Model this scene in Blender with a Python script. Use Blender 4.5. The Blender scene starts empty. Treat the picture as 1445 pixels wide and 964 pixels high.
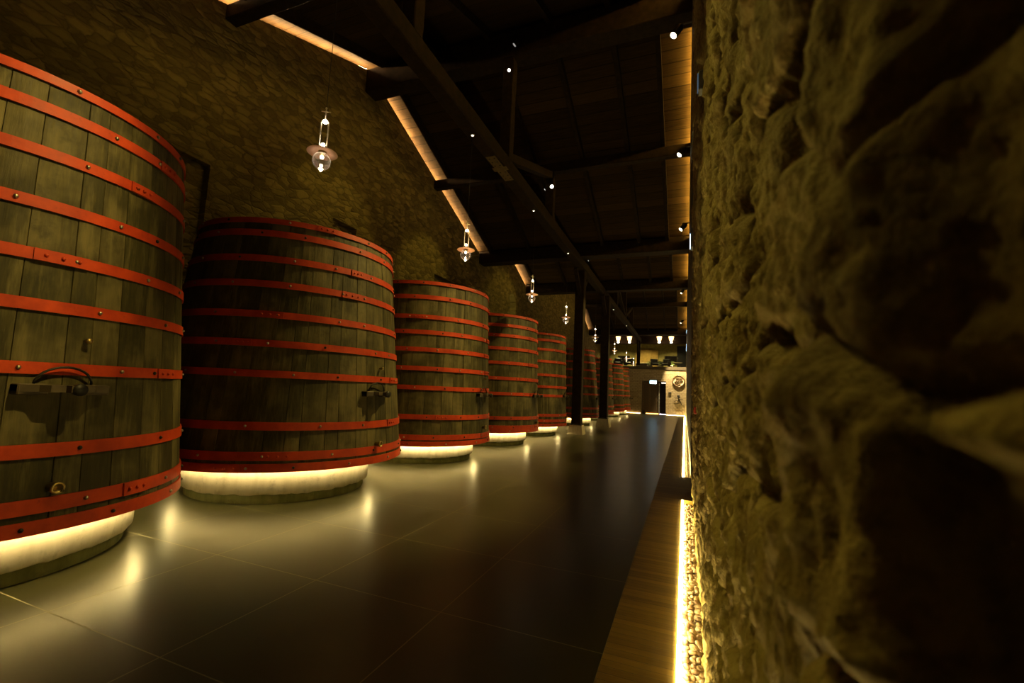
import bpy, math, random
import numpy as np
from mathutils import Vector, Matrix
random.seed(7)
rng = np.random.default_rng(11)
PI = math.pi
sc = bpy.context.scene
col = sc.collection

# ------------------------------------------------------------------ helpers
class MB:
    """collects simple shapes and links them as one mesh object"""
    def __init__(s): s.v=[]; s.f=[]; s.m=[]; s.sm=[]
    def add(s, vs, fs, mi=0, smooth=False):
        o=len(s.v); s.v+= [tuple(map(float,p)) for p in vs]
        for f in fs: s.f.append([i+o for i in f]); s.m.append(mi); s.sm.append(smooth)
    def box(s, a, b, mi=0):
        x0,y0,z0=a; x1,y1,z1=b
        s.add([(x0,y0,z0),(x1,y0,z0),(x1,y1,z0),(x0,y1,z0),(x0,y0,z1),(x1,y0,z1),(x1,y1,z1),(x0,y1,z1)],
              [(3,2,1,0),(4,5,6,7),(0,1,5,4),(1,2,6,5),(2,3,7,6),(3,0,4,7)],mi)
    def bevbox(s, a, b, c=.01, mi=0):
        x0,y0,z0=a; x1,y1,z1=b
        lo=(x0,y0,z0); hi=(x1,y1,z1)
        vs=[];idx={}
        for i in range(8):
            sg=((i&1),(i>>1)&1,(i>>2)&1)
            p=[hi[k] if sg[k] else lo[k] for k in range(3)]
            for ax in range(3):
                q=list(p)
                for k in range(3):
                    if k!=ax: q[k]+= -c if sg[k] else c
                idx[(i,ax)]=len(vs); vs.append(q)
        fs=[]
        for ax in range(3):
            u,w=[k for k in range(3) if k!=ax]
            for sgn in (0,1):
                r=[]
                for (a1,b1) in ((0,0),(1,0),(1,1),(0,1)):
                    i=(sgn<<ax)|(a1<<u)|(b1<<w); r.append(idx[(i,ax)])
                fs.append(r)
            for (a1,b1) in ((0,0),(1,0),(1,1),(0,1)):
                i=(a1<<u)|(b1<<w); j=i|(1<<ax)
                fs.append([idx[(i,u)],idx[(j,u)],idx[(j,w)],idx[(i,w)]])
        for i in range(8): fs.append([idx[(i,0)],idx[(i,1)],idx[(i,2)]])
        s.add(vs,fs,mi)
    def prism(s, pts, axis, t0, t1, mi=0, smooth=False):
        n=len(pts); vs=[]
        for t in (t0,t1):
            for (a,b) in pts:
                vs.append({'x':(t,a,b),'y':(a,t,b),'z':(a,b,t)}[axis])
        fs=[list(range(n))[::-1], list(range(n,2*n))]
        s.add(vs,fs,mi)
        o=len(s.v)-2*n
        for i in range(n):
            j=(i+1)%n; s.f.append([o+i,o+j,o+n+j,o+n+i]); s.m.append(mi); s.sm.append(smooth)
    def bar(s, p, q, w, h=None, mi=0, up=(0,0,1)):
        h=h or w; p=Vector(p); q=Vector(q); d=(q-p).normalized()
        u=Vector(up)
        if abs(d.dot(u))>.98: u=Vector((1,0,0))
        a=d.cross(u).normalized(); b=a.cross(d).normalized()
        vs=[]
        for c in (p,q):
            for (i,j) in ((-1,-1),(1,-1),(1,1),(-1,1)): vs.append(c+a*i*w/2+b*j*h/2)
        s.add(vs,[(3,2,1,0),(4,5,6,7),(0,1,5,4),(1,2,6,5),(2,3,7,6),(3,0,4,7)],mi)
    def tube(s, pts, r, n=10, mi=0, caps=True, closed=False):
        pts=[Vector(p) for p in pts]; N=len(pts); rs=r if isinstance(r,(list,tuple)) else [r]*N
        vs=[]; prev=None
        for i,p in enumerate(pts):
            if closed: d=(pts[(i+1)%N]-pts[i-1]).normalized()
            else: d=(pts[min(i+1,N-1)]-pts[max(i-1,0)]).normalized()
            if prev is None:
                u=Vector((0,0,1)) if abs(d.z)<.9 else Vector((1,0,0))
                a=d.cross(u).normalized()
            else:
                a=(prev-d*prev.dot(d)).normalized()
            prev=a; b=d.cross(a)
            for k in range(n):
                t=2*PI*k/n; vs.append(p+(a*math.cos(t)+b*math.sin(t))*rs[i])
        fs=[]
        for i in range(N if closed else N-1):
            for k in range(n):
                i2=(i+1)%N
                fs.append([i*n+k,i*n+(k+1)%n,i2*n+(k+1)%n,i2*n+k])
        s.add(vs,fs,mi,True)
        if caps and not closed:
            o=len(s.v)-N*n
            s.f.append([o+k for k in range(n)][::-1]); s.m.append(mi); s.sm.append(False)
            s.f.append([o+(N-1)*n+k for k in range(n)]); s.m.append(mi); s.sm.append(False)
    def lathe(s, prof, n=32, c=(0,0,0), axis='z', mi=0, smooth=True, a0=0, a1=2*PI, close=False):
        full=abs(a1-a0-2*PI)<1e-6
        K=n if full else n+1; P=len(prof); vs=[]
        for k in range(K):
            t=a0+(a1-a0)*k/n; ct,st=math.cos(t),math.sin(t)
            for (r,z) in prof:
                q={'z':(r*ct,r*st,z),'x':(z,r*ct,r*st),'y':(r*st,z,r*ct)}[axis]
                vs.append((c[0]+q[0],c[1]+q[1],c[2]+q[2]))
        fs=[]
        for k in range(n):
            k2=(k+1)%K
            for i in range(P if close else P-1):
                j=(i+1)%P
                fs.append([k*P+i,k2*P+i,k2*P+j,k*P+j])
        s.add(vs,fs,mi,smooth)
        if close and not full:
            o=len(s.v)-K*P
            s.f.append([o+i for i in range(P)]); s.m.append(mi); s.sm.append(False)
            s.f.append([o+(K-1)*P+i for i in range(P)][::-1]); s.m.append(mi); s.sm.append(False)
    def ball(s, c, r, n=10, m=6, mi=0, sq=(1,1,1)):
        prof=[(math.sin(PI*i/m),-math.cos(PI*i/m)) for i in range(m+1)]
        vs=[];fs=[]
        for i,(a,z) in enumerate(prof):
            for k in range(n):
                t=2*PI*k/n; vs.append((c[0]+r*sq[0]*a*math.cos(t),c[1]+r*sq[1]*a*math.sin(t),c[2]+r*sq[2]*z))
        for i in range(m):
            for k in range(n): fs.append([i*n+k,i*n+(k+1)%n,(i+1)*n+(k+1)%n,(i+1)*n+k])
        s.add(vs,fs,mi,True)
    def build(s, name, mats, parent=None, loc=None):
        me=bpy.data.meshes.new(name); me.from_pydata(s.v,[],s.f)
        mats=mats if isinstance(mats,(list,tuple)) else [mats]
        for m in mats: me.materials.append(m)
        me.polygons.foreach_set('material_index',s.m); me.polygons.foreach_set('use_smooth',s.sm)
        me.validate(); me.update()
        o=bpy.data.objects.new(name,me); col.objects.link(o)
        if parent: o.parent=parent
        if loc: o.location=loc
        return o

def tag(o,label=None,cat=None,group=None,kind=None):
    if label: o['label']=label
    if cat: o['category']=cat
    if group: o['group']=group
    if kind: o['kind']=kind
    return o
def empty(name,loc,label,cat,group=None):
    o=bpy.data.objects.new(name,None); col.objects.link(o); o.location=loc; o.empty_display_size=.1
    return tag(o,label,cat,group)
def copy_tree(o,parent=None):
    c=o.copy(); col.objects.link(c)
    if parent: c.parent=parent
    for ch in list(o.children): copy_tree(ch,c)
    return c
def lamp(name,kind,loc,power,color,parent=None,**kw):
    l=bpy.data.lights.new(name,kind); l.energy=power; l.color=color
    for k,v in kw.items(): setattr(l,k,v)
    o=bpy.data.objects.new(name,l); col.objects.link(o); o.location=loc
    if parent: o.parent=parent
    return o

# ------------------------------------------------------------------ materials
class NT:
    def __init__(s,name):
        s.mat=bpy.data.materials.new(name); s.mat.use_nodes=True; s.t=s.mat.node_tree; s.t.nodes.clear()
        s.out=s.n('ShaderNodeOutputMaterial')
    def n(s,t,**kw):
        x=s.t.nodes.new(t)
        for k,v in kw.items():
            if k in ('operation','blend_type','data_type','feature','noise_dimensions','attribute_name','interpolation','wave_type','bands_direction','distance','voronoi_dimensions','invert','attribute_type'): setattr(x,k,v)
        return x
    def l(s,a,b): s.t.links.new(a,b)
    def val(s,sock,v):
        if hasattr(v,'is_linked') or isinstance(v,bpy.types.NodeSocket): s.l(v,sock)
        else: sock.default_value=v
    def math(s,op,a,b=None,c=None):
        x=s.n('ShaderNodeMath',operation=op); s.val(x.inputs[0],a)
        if b is not None: s.val(x.inputs[1],b)
        if c is not None: s.val(x.inputs[2],c)
        return x.outputs[0]
    def mix(s,f,a,b,bt='MIX'):
        x=s.n('ShaderNodeMix',data_type='RGBA',blend_type=bt); s.val(x.inputs[0],f)
        s.val(x.inputs[6],a if not isinstance(a,tuple) else (*a,1)[:4]); s.val(x.inputs[7],b if not isinstance(b,tuple) else (*b,1)[:4])
        return x.outputs[2]
    def coord(s,which='Object',scale=(1,1,1)):
        x=s.n('ShaderNodeTexCoord'); m=s.n('ShaderNodeMapping'); s.l(x.outputs[which],m.inputs[0]); m.inputs[3].default_value=scale
        return m.outputs[0]
    def noise(s,vec,scale,detail=4,rough=.55,dist=0):
        x=s.n('ShaderNodeTexNoise'); s.val(x.inputs['Vector'],vec); x.inputs['Scale'].default_value=scale; x.inputs['Detail'].default_value=detail
        x.inputs['Roughness'].default_value=rough; x.inputs['Distortion'].default_value=dist
        return x.outputs[0]
    def ramp(s,f,stops,interp='LINEAR'):
        x=s.n('ShaderNodeValToRGB'); s.val(x.inputs[0],f); r=x.color_ramp; r.interpolation=interp
        while len(r.elements)<len(stops): r.elements.new(.5)
        for e,(p,c) in zip(r.elements,stops):
            e.position=p; e.color=(*c,1) if len(c)==3 else c
        return x.outputs[0]
    def rng(s,f,a,b,c,d):
        x=s.n('ShaderNodeMapRange'); s.val(x.inputs[0],f)
        for i,v in enumerate((a,b,c,d)): s.val(x.inputs[i+1],v)
        return x.outputs[0]
    def bump(s,h,strength=.5,dist=.02,normal=None):
        x=s.n('ShaderNodeBump'); x.inputs['Strength'].default_value=strength; x.inputs['Distance'].default_value=dist
        s.val(x.inputs['Height'],h)
        if normal: s.l(normal,x.inputs['Normal'])
        return x.outputs[0]
    def bsdf(s,color,rough=.6,metal=0,normal=None,spec=None,**kw):
        b=s.n('ShaderNodeBsdfPrincipled'); s.val(b.inputs['Base Color'],color if not isinstance(color,tuple) else (*color,1)[:4])
        s.val(b.inputs['Roughness'],rough); b.inputs['Metallic'].default_value=metal
        if spec is not None: b.inputs['Specular IOR Level'].default_value=spec
        if normal is not None: s.l(normal,b.inputs['Normal'])
        for k,v in kw.items(): s.val(b.inputs[k],v)
        return b.outputs[0]
    def done(s,sh): s.l(sh,s.out.inputs[0]); return s.mat

def simple(name,color,rough=.6,metal=0,var=.25,scale=12):
    t=NT(name); v=t.coord()
    n=t.noise(v,scale,3)
    c=t.mix(t.rng(n,.3,.7,0,1),tuple(x*(1-var) for x in color),tuple(min(1,x*(1+var)) for x in color))
    return t.done(t.bsdf(c,t.rng(n,.3,.7,max(.02,rough-.08),min(1,rough+.08)),metal))
def emis(name,color,strength):
    t=NT(name); e=t.n('ShaderNodeEmission'); e.inputs[0].default_value=(*color,1); e.inputs[1].default_value=strength
    return t.done(e.outputs[0])

def m_wood_vat():
    t=NT('weathered_oak'); co=t.coord()
    at=t.n('ShaderNodeAttribute',attribute_name='stave'); st=at.outputs['Fac']
    # shift the grain per stave
    cmb=t.n('ShaderNodeCombineXYZ'); t.val(cmb.inputs[2],t.math('MULTIPLY',st,37.0))
    add=t.n('ShaderNodeVectorMath',operation='ADD'); t.l(co,add.inputs[0]); t.l(cmb.outputs[0],add.inputs[1])
    mp=t.n('ShaderNodeMapping'); t.l(add.outputs[0],mp.inputs[0]); mp.inputs[3].default_value=(14,14,.7)
    grain=t.noise(mp.outputs[0],3.0,6,.65)
    patch=t.noise(add.outputs[0],1.3,4,.6)
    blot=t.noise(add.outputs[0],4.5,5,.7)
    c=t.ramp(grain,[(.25,(.013,.0108,.003)),(.5,(.031,.026,.007)),(.75,(.064,.053,.016))])
    c=t.mix(t.rng(st,0,1,.0,.38),c,(.026,.020,.006))
    c=t.mix(t.math('MULTIPLY',t.rng(patch,.45,.75,0,1),.6),c,(.20,.165,.07))  # pale chalky glare on the staves, put into the colour
    c=t.mix(t.math('MULTIPLY',t.rng(blot,.56,.72,0,1),.6),c,(.014,.012,.005))
    m3=t.n('ShaderNodeMapping'); t.l(add.outputs[0],m3.inputs[0]); m3.inputs[3].default_value=(7,7,.45)
    stk=t.noise(m3.outputs[0],1.4,5,.7)
    c=t.mix(t.math('MULTIPLY',t.rng(stk,.52,.70,0,1),.6),c,(.135,.112,.042))
    c=t.mix(t.math('MULTIPLY',t.rng(stk,.46,.32,0,1),.6),c,(.016,.012,.004))
    h=t.math('ADD',t.math('MULTIPLY',grain,.7),t.math('MULTIPLY',blot,.5))
    return t.done(t.bsdf(c,t.rng(grain,.3,.7,.5,.72),normal=t.bump(h,.5,.012),spec=.22))
def m_red():
    t=NT('red_hoop_paint'); v=t.coord()
    n=t.noise(v,5,5,.65); f=t.noise(v,38,3)
    c=t.mix(t.rng(n,.35,.7,0,1),(.27,.020,.003),(.43,.042,.004))
    c=t.mix(t.math('MULTIPLY',t.rng(f,.64,.74,0,1),.5),c,(.16,.02,.012))
    return t.done(t.bsdf(c,t.rng(n,.3,.7,.48,.62),spec=.25,normal=t.bump(t.math('ADD',n,f),.12,.005)))
def m_stone_left():
    t=NT('rubble_stone'); v=t.coord('Object',(1,3.9,8.2))
    w=t.noise(v,.9,3); 
    cm=t.n('ShaderNodeCombineXYZ'); 
    sx=t.n('ShaderNodeVectorMath',operation='ADD'); t.l(v,sx.inputs[0])
    k=t.math('MULTIPLY',t.math('SUBTRACT',w,.5),1.1); t.val(cm.inputs[1],k); t.val(cm.inputs[2],k); t.l(cm.outputs[0],sx.inputs[1])
    e=t.n('ShaderNodeTexVoronoi',feature='DISTANCE_TO_EDGE'); t.l(sx.outputs[0],e.inputs['Vector']); e.inputs['Scale'].default_value=1.0; e.inputs['Randomness'].default_value=.85
    f=t.n('ShaderNodeTexVoronoi',feature='F1'); t.l(sx.outputs[0],f.inputs['Vector']); f.inputs['Scale'].default_value=1.0; f.inputs['Randomness'].default_value=.85
    v2=t.coord(); fine=t.noise(v2,9,6,.65); big=t.noise(v2,.5,3)
    sep=t.n('ShaderNodeSeparateColor'); t.l(f.outputs['Color'],sep.inputs[0])
    c=t.mix(sep.outputs[0],(.12,.086,.029),(.30,.222,.085))
    c=t.mix(t.rng(fine,.3,.7,0,.5),c,(.17,.135,.045))
    joint=t.rng(e.outputs['Distance'],.02,.085,1,0)
    c=t.mix(t.math('MULTIPLY',joint,.4),c,(.10,.08,.03))
    h=t.math('ADD',t.rng(e.outputs['Distance'],0,.2,0,1),t.math('MULTIPLY',fine,.55))
    h=t.math('ADD',h,t.math('MULTIPLY',sep.outputs[1],.6))
    return t.done(t.bsdf(c,.88,normal=t.bump(h,.8,.035),spec=.2))
def m_stone_right():
    t=NT('rough_limestone'); v=t.coord()
    a=t.noise(v,3.5,5,.6); b=t.noise(v,28,6,.7); g=t.noise(v,110,4,.7)
    at=t.n('ShaderNodeAttribute',attribute_name='joint'); j=at.outputs['Fac']
    c=t.ramp(a,[(.3,(.15,.10,.028)),(.5,(.29,.215,.068)),(.7,(.44,.35,.13))])
    c=t.mix(t.rng(b,.42,.68,0,.6),c,(.42,.34,.15))
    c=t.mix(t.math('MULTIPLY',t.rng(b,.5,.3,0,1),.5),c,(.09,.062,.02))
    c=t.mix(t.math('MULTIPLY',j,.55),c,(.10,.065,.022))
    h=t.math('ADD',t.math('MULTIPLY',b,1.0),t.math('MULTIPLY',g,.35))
    return t.done(t.bsdf(c,.85,normal=t.bump(h,1.0,.02),spec=.2))
def m_floor():
    t=NT('floor_tiles'); tc=t.n('ShaderNodeTexCoord'); sp=t.n('ShaderNodeSeparateXYZ'); t.l(tc.outputs['Object'],sp.inputs[0])
    S=1.19
    def seam(s_,off):
        q=t.math('ADD',s_,off); q=t.math('DIVIDE',q,S); fr=t.math('FRACT',q); fl=t.math('FLOOR',q)
        d=t.math('MINIMUM',fr,t.math('SUBTRACT',1.0,fr)); return t.math('MULTIPLY',d,S),fl
    dx,ix=seam(sp.outputs[0],.48+S*20); dy,iy=seam(sp.outputs[1],-3.07+S*20)
    d=t.math('MINIMUM',dx,dy); g=t.rng(d,.002,.0055,1,0)
    cid=t.n('ShaderNodeCombineXYZ'); t.l(ix,cid.inputs[0]); t.l(iy,cid.inputs[1])
    wn=t.n('ShaderNodeTexWhiteNoise'); t.l(cid.outputs[0],wn.inputs[0])
    n=t.noise(tc.outputs['Object'],2.2,5,.6); m=t.noise(tc.outputs['Object'],14,4,.6)
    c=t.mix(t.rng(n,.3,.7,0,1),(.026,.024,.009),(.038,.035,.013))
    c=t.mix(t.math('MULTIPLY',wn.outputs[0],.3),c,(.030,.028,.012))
    c=t.mix(g,c,(.26,.24,.14))
    r=t.math('ADD',t.rng(n,.3,.7,.288,.315),t.math('MULTIPLY',g,.35))
    return t.done(t.bsdf(c,r,spec=.40,**{'Specular Tint':(1.0,.93,.62,1)}))
def m_planks(name,c1,c2,width,axis=1,rough=.6,gap=.03,spec=.35):
    t=NT(name); tc=t.n('ShaderNodeTexCoord'); sp=t.n('ShaderNodeSeparateXYZ'); t.l(tc.outputs['Object'],sp.inputs[0])
    q=t.math('DIVIDE',sp.outputs[axis],width); fr=t.math('FRACT',q); fl=t.math('FLOOR',q)
    wn=t.n('ShaderNodeTexWhiteNoise',noise_dimensions='1D'); wn.noise_dimensions='1D'; t.l(fl,wn.inputs['W'])
    d=t.math('MINIMUM',fr,t.math('SUBTRACT',1.0,fr)); g=t.rng(d,0,gap,1,0)
    mp=t.n('ShaderNodeMapping'); t.l(tc.outputs['Object'],mp.inputs[0]); mp.inputs[3].default_value=(1.2,22,22) if axis==1 else (22,1.2,22)
    cm=t.n('ShaderNodeCombineXYZ'); t.val(cm.inputs[0 if axis==1 else 1],t.math('MULTIPLY',wn.outputs[0],50.))
    ad=t.n('ShaderNodeVectorMath',operation='ADD'); t.l(mp.outputs[0],ad.inputs[0]); t.l(cm.outputs[0],ad.inputs[1])
    n=t.noise(ad.outputs[0],1.6,5,.6,.3)
    f=t.math('ADD',t.math('MULTIPLY',wn.outputs[0],.55),t.rng(n,.3,.7,0,.45))
    c=t.mix(f,c1,c2); c=t.mix(t.math('MULTIPLY',g,.9),c,tuple(x*.15 for x in c1))
    return t.done(t.bsdf(c,rough,normal=t.bump(t.math('SUBTRACT',n,t.math('MULTIPLY',g,2.0)),.3,.006),spec=spec))
def m_timber():
    t=NT('dark_timber'); v=t.coord('Object',(6,6,6)); n=t.noise(v,1.2,5,.65)
    c=t.mix(t.rng(n,.3,.7,0,1),(.008,.0042,.0017),(.026,.014,.006))
    return t.done(t.bsdf(c,.75,normal=t.bump(n,.3,.01),spec=.12))
def m_concrete(name,a,b,rough=.75):
    t=NT(name); v=t.coord('Object',(5,5,.8)); n=t.noise(v,1.5,5,.6); w=t.noise(t.coord(),9,5,.7)
    c=t.mix(t.rng(n,.3,.7,0,1),a,b); c=t.mix(t.math('MULTIPLY',t.rng(w,.52,.72,0,1),.5),c,tuple(x*.5 for x in a))
    return t.done(t.bsdf(c,rough,normal=t.bump(w,.25,.01),spec=.3))
def m_glass(name,tint,gloss=.25):
    t=NT(name); tr=t.n('ShaderNodeBsdfTransparent'); tr.inputs[0].default_value=(*tint,1)
    gl=t.n('ShaderNodeBsdfGlossy'); gl.inputs['Roughness'].default_value=.05
    lw=t.n('ShaderNodeLayerWeight'); lw.inputs[0].default_value=.35
    mx=t.n('ShaderNodeMixShader'); t.l(t.rng(lw.outputs['Facing'],0,1,gloss*.3,min(1,gloss*2.6)),mx.inputs[0])
    t.l(tr.outputs[0],mx.inputs[1]); t.l(gl.outputs[0],mx.inputs[2])
    tl=t.n('ShaderNodeBsdfTranslucent'); tl.inputs[0].default_value=(.95,.85,.75,1); m3=t.n('ShaderNodeMixShader'); t.l(t.rng(lw.outputs['Facing'],0,1,.04,.45),m3.inputs[0]); t.l(mx.outputs[0],m3.inputs[1]); t.l(tl.outputs[0],m3.inputs[2]); return t.done(m3.outputs[0])
def m_frost():
    t=NT('rosy_frosted_glass'); a=t.n('ShaderNodeBsdfTranslucent'); a.inputs[0].default_value=(.9,.62,.48,1)
    d=t.n('ShaderNodeBsdfDiffuse'); d.inputs[0].default_value=(.85,.62,.5,1)
    tr=t.n('ShaderNodeBsdfTransparent'); tr.inputs[0].default_value=(.9,.75,.65,1)
    m1=t.n('ShaderNodeMixShader'); m1.inputs[0].default_value=.5; t.l(a.outputs[0],m1.inputs[1]); t.l(d.outputs[0],m1.inputs[2])
    m2=t.n('ShaderNodeMixShader'); m2.inputs[0].default_value=.15; t.l(m1.outputs[0],m2.inputs[1]); t.l(tr.outputs[0],m2.inputs[2]); return t.done(m2.outputs[0])

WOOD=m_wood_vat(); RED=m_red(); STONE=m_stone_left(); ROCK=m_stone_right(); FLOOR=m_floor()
PLANK=m_planks('ceiling_boards',(.010,.005,.0016),(.058,.033,.013),.30,1,.8,.05,.08)
DECK=m_planks('deck_boards',(.105,.066,.010),(.26,.175,.028),.07,1,.55,.05)
TIMBER=m_timber()
CONC=m_concrete('pale_concrete',(.62,.55,.42),(.78,.71,.58))
MOSS=m_concrete('stained_concrete',(.13,.14,.05),(.25,.26,.11),.8)
STONEB=m_concrete('cut_stone',(.38,.33,.24),(.50,.44,.33))
IRON=simple('dark_iron',(.018,.016,.013),.5,.6)
BLACK=simple('black_enamel',(.012,.012,.012),.4)
BRASS=simple('dull_brass',(.34,.25,.10),.35,1)
STEEL=simple('bolt_steel',(.35,.31,.25),.38,1)
DARKOAK=simple('dark_hatch_oak',(.055,.038,.017),.6)
WARMW=(1.0,.66,.26)
LEDM=emis('led_warm_white',(1.0,.75,.29),66)
LEDC=emis('led_cove',(1.0,.66,.28),170)
LEDR=emis('led_cove_dim',(1.0,.62,.10),110)
LEDP=emis('led_channel',(1.0,.76,.27),105)
BULB=emis('bulb_glow',(1.0,.82,.55),30)
SPOTM=emis('spot_lens',(1.0,.88,.62),10)
PLASTER=simple('brown_plaster',(.085,.062,.034),.6,0,.2,3)
GLASS=m_glass('clear_glass',(.97,.93,.88),.28)
FROST=m_frost()
WHITEM=simple('pale_metal',(.75,.66,.52),.35,0)

# ------------------------------------------------------------------ dimensions (metres; x right, y along the hall, z up)
WL=-8.25; WR=.12
S1=.39; EAVE=7.46
def roof(y):
    if y<1.4: return EAVE+S1*(1.4-y)
    if y<17: return EAVE+S1*(7.8-abs(y-9.2))
    if y<23: return EAVE+S1*(3-abs(y-20))
    if y<40.5: return EAVE+S1*(8.75-abs(y-31.75))
    return 7.75
SLOPES=[(-5,1.4),(1.4,9.2),(9.2,17),(17,20),(20,23),(23,31.75),(31.75,40.5),(40.5,48)]
YF=44.0        # lower end wall
GZ=4.45        # gallery floor
YB=47.6        # gallery back wall

# floor / deck / channel
b=MB(); b.box((WL-.6,-5.2,-.12),(-.48,YB+.2,0)); tag(b.build('floor',FLOOR),kind='structure',label='large matt beige stone tiles with thin pale joints',cat='floor')
b=MB(); b.box((-.48,-5.2,-.12),(-.045,YF,.004)); tag(b.build('trim_1',DECK),kind='structure',label='strip of ribbed wooden decking beside the lit pebble channel',cat='floor trim')
b=MB(); b.box((-.045,7.94,-.12),(.42,10.2,.006)); tag(b.build('trim_2',DECK),kind='structure',label='wooden crossing panel that interrupts the pebble channel',cat='floor trim')
b=MB(); b.box((-.045,-5.2,-.16),(.5,7.94,-.07)); b.box((-.045,10.2,-.16),(.5,YF,-.07))
tag(b.build('trim_3',STONEB),kind='structure',label='bed of the pebble channel along the right wall',cat='floor trim')

# ------------------------------------------------------------------ right stone wall: displaced rubble masonry
def vnoise(x,y,seed):
    r=np.random.default_rng(seed); T=r.random((256,256))
    xi=np.floor(x).astype(int); yi=np.floor(y).astype(int); fx=x-xi; fy=y-yi
    fx=fx*fx*(3-2*fx); fy=fy*fy*(3-2*fy)
    g=lambda a,b_: T[a%256,b_%256]
    return (g(xi,yi)*(1-fx)+g(xi+1,yi)*fx)*(1-fy)+(g(xi,yi+1)*(1-fx)+g(xi+1,yi+1)*fx)*fy
def fbm(x,y,seed,o=4):
    s=0;a=.5
    for i in range(o): s=s+a*(vnoise(x*2**i,y*2**i,seed+i)-.5); a*=.5
    return s
def rock_wall():
    def grid(segs):
        out=[]
        for a,b_,st in segs:
            n=max(1,int(round((b_-a)/st))); out+=list(np.linspace(a,b_,n,endpoint=False))
        return np.array(out+[segs[-1][1]])
    ys=grid([(-5.2,-1,.3),(-1,.1,.05),(.1,1.2,.009),(1.2,2.6,.014),(2.6,5,.022),(5,7.94,.032)])
    zs=grid([(-.12,.4,.02),(.4,1.0,.014),(1.0,1.45,.012),(1.45,1.9,.006),(1.9,2.3,.010),(2.3,3.4,.016),(3.4,6,.035),(6,10.4,.1)])
    Y,Z=np.meshgrid(ys,zs,indexing='ij')
    u=Y+.16*fbm(Y*2.2,Z*2.2,5)+.05*fbm(Y*8,Z*8,9); w=Z+.16*fbm(Y*2.2+40,Z*2.2,15)+.05*fbm(Y*8,Z*8+30,19)
    CW,CH=.36,.24
    r=np.random.default_rng(42); J=r.random((128,128,5))
    row=np.floor(w/CH).astype(int)
    F1=np.full(Y.shape,9.);F2=np.full(Y.shape,9.); P=np.zeros(Y.shape+(5,)); 
    for dr in (-1,0,1):
        rr=row+dr; off=(rr%2)*.5
        ci=np.floor(u/CW-off).astype(int)
        for dc in (-1,0,1):
            cc=ci+dc; j=J[cc%128,rr%128]
            cx=(cc+off+.15+.7*j[...,0])*CW; cz=(rr+.2+.6*j[...,1])*CH
            d=np.sqrt(((u-cx)/CW)**2+((w-cz)/CH)**2)
            m1=d<F1
            F2=np.where(m1,F1,np.minimum(F2,d)); P=np.where(m1[...,None],np.stack([cx,cz,j[...,2],j[...,3],j[...,4]],-1),P); F1=np.where(m1,d,F1)
    e=np.clip((F2-F1)/.30,0,1); dome=1-(1-e)**2.2
    X=.165-.020*dome-.026*P[...,2]*dome
    X+= ((u-P[...,0])*(P[...,3]-.5)*.22+(w-P[...,1])*(P[...,4]-.5)*.22)*dome
    rid=lambda x: 1-np.abs(x)*4
    X+= -.026*fbm(Y*7,Z*6,71,5) -.005*rid(fbm(Y*13,Z*9,91,3)) -.005*rid(fbm(Y*34,Z*24,191,3))
    X+= -.010*fbm(Y*70,Z*55,31,3)
    # the two large stones level with the lens
    X+= -.062*(fbm(Y*20,Z*17,311,4))*np.clip((Y-.4)/.8,0.35,1)
    X+= -.022*np.exp(-((Y-.45+.08*np.sin(Z*3))/.08)**2)+.040*np.clip((.38-Y)/.06,0,1)
    dz=Z-(1.617+.02*np.sin((Y-.2)*14)); lip=np.where(dz>0,np.exp(-(dz/.034)**2),np.exp(-(dz/.012)**2))
    X+= -.030*lip*np.clip((.39-Y)/.03,0,1)
    X+= -.018*np.exp(-((Y-.50)/.055)**2-((Z-1.645)/.040)**2) -.022*np.exp(-((Y-.24)/.035)**2-((Z-1.775)/.03)**2)
    X=np.clip(X,.05,.26); Z=np.minimum(Z,np.array([roof(float(q)) for q in ys])[:,None]-.17)
    ny,nz=Y.shape
    V=np.stack([X,Y,Z],-1).reshape(-1,3)
    i=np.arange(ny-1)[:,None]*nz+np.arange(nz-1)[None,:]
    F=np.stack([i,i+1,i+nz+1,i+nz],-1).reshape(-1,4)
    # close the end of the wall (thickness at the doorway)
    base=len(V); end=np.stack([np.full(nz,.5),np.full(nz,7.94),Z[-1]],-1); V=np.concatenate([V,end])
    k=np.arange(nz-1); a=(ny-1)*nz+k
    F=np.concatenate([F,np.stack([a,a+1,base+k+1,base+k],-1)])
    me=bpy.data.meshes.new('wall_right'); me.vertices.add(len(V)); me.vertices.foreach_set('co',V.ravel())
    me.loops.add(F.size); me.loops.foreach_set('vertex_index',F.ravel().astype(np.int32))
    me.polygons.add(len(F)); me.polygons.foreach_set('loop_start',np.arange(0,F.size,4,dtype=np.int32)); 
    me.update(calc_edges=True); me.validate()
    at=me.attributes.new('joint','FLOAT','POINT'); jj=np.concatenate([(1-np.clip((F2-F1)/.13,0,1)).ravel(),np.zeros(nz)]); at.data.foreach_set('value',jj.astype(np.float32))
    me.polygons.foreach_set('use_smooth',np.ones(len(F),bool)); me.materials.append(ROCK)
    o=bpy.data.objects.new('wall_right',me); col.objects.link(o); return o
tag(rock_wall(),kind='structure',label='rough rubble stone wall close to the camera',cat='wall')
b=MB(); Z7=6.9
b.box((WR,10.2,-.12),(.6,YB,Z7)); b.box((.5,7.9,-.12),(.6,10.2,Z7)); b.box((.14,7.94,3.4),(.5,10.2,Z7))
for a,c in SLOPES[1:]:
    if c<=7.94: continue
    a=max(a,7.94); ys_=[a,9.2,c] if a<9.2<c else [a,c]
    for p,q in zip(ys_,ys_[1:]):
        b.prism([(p,Z7),(q,Z7),(q,roof(q-.001)-.16),(p,roof(p+.001)-.16)],'x',WR,.6)
tag(b.build('wall_right',PLASTER),kind='structure',label='smooth brown plaster wall beyond the stone section',cat='wall')
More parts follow.
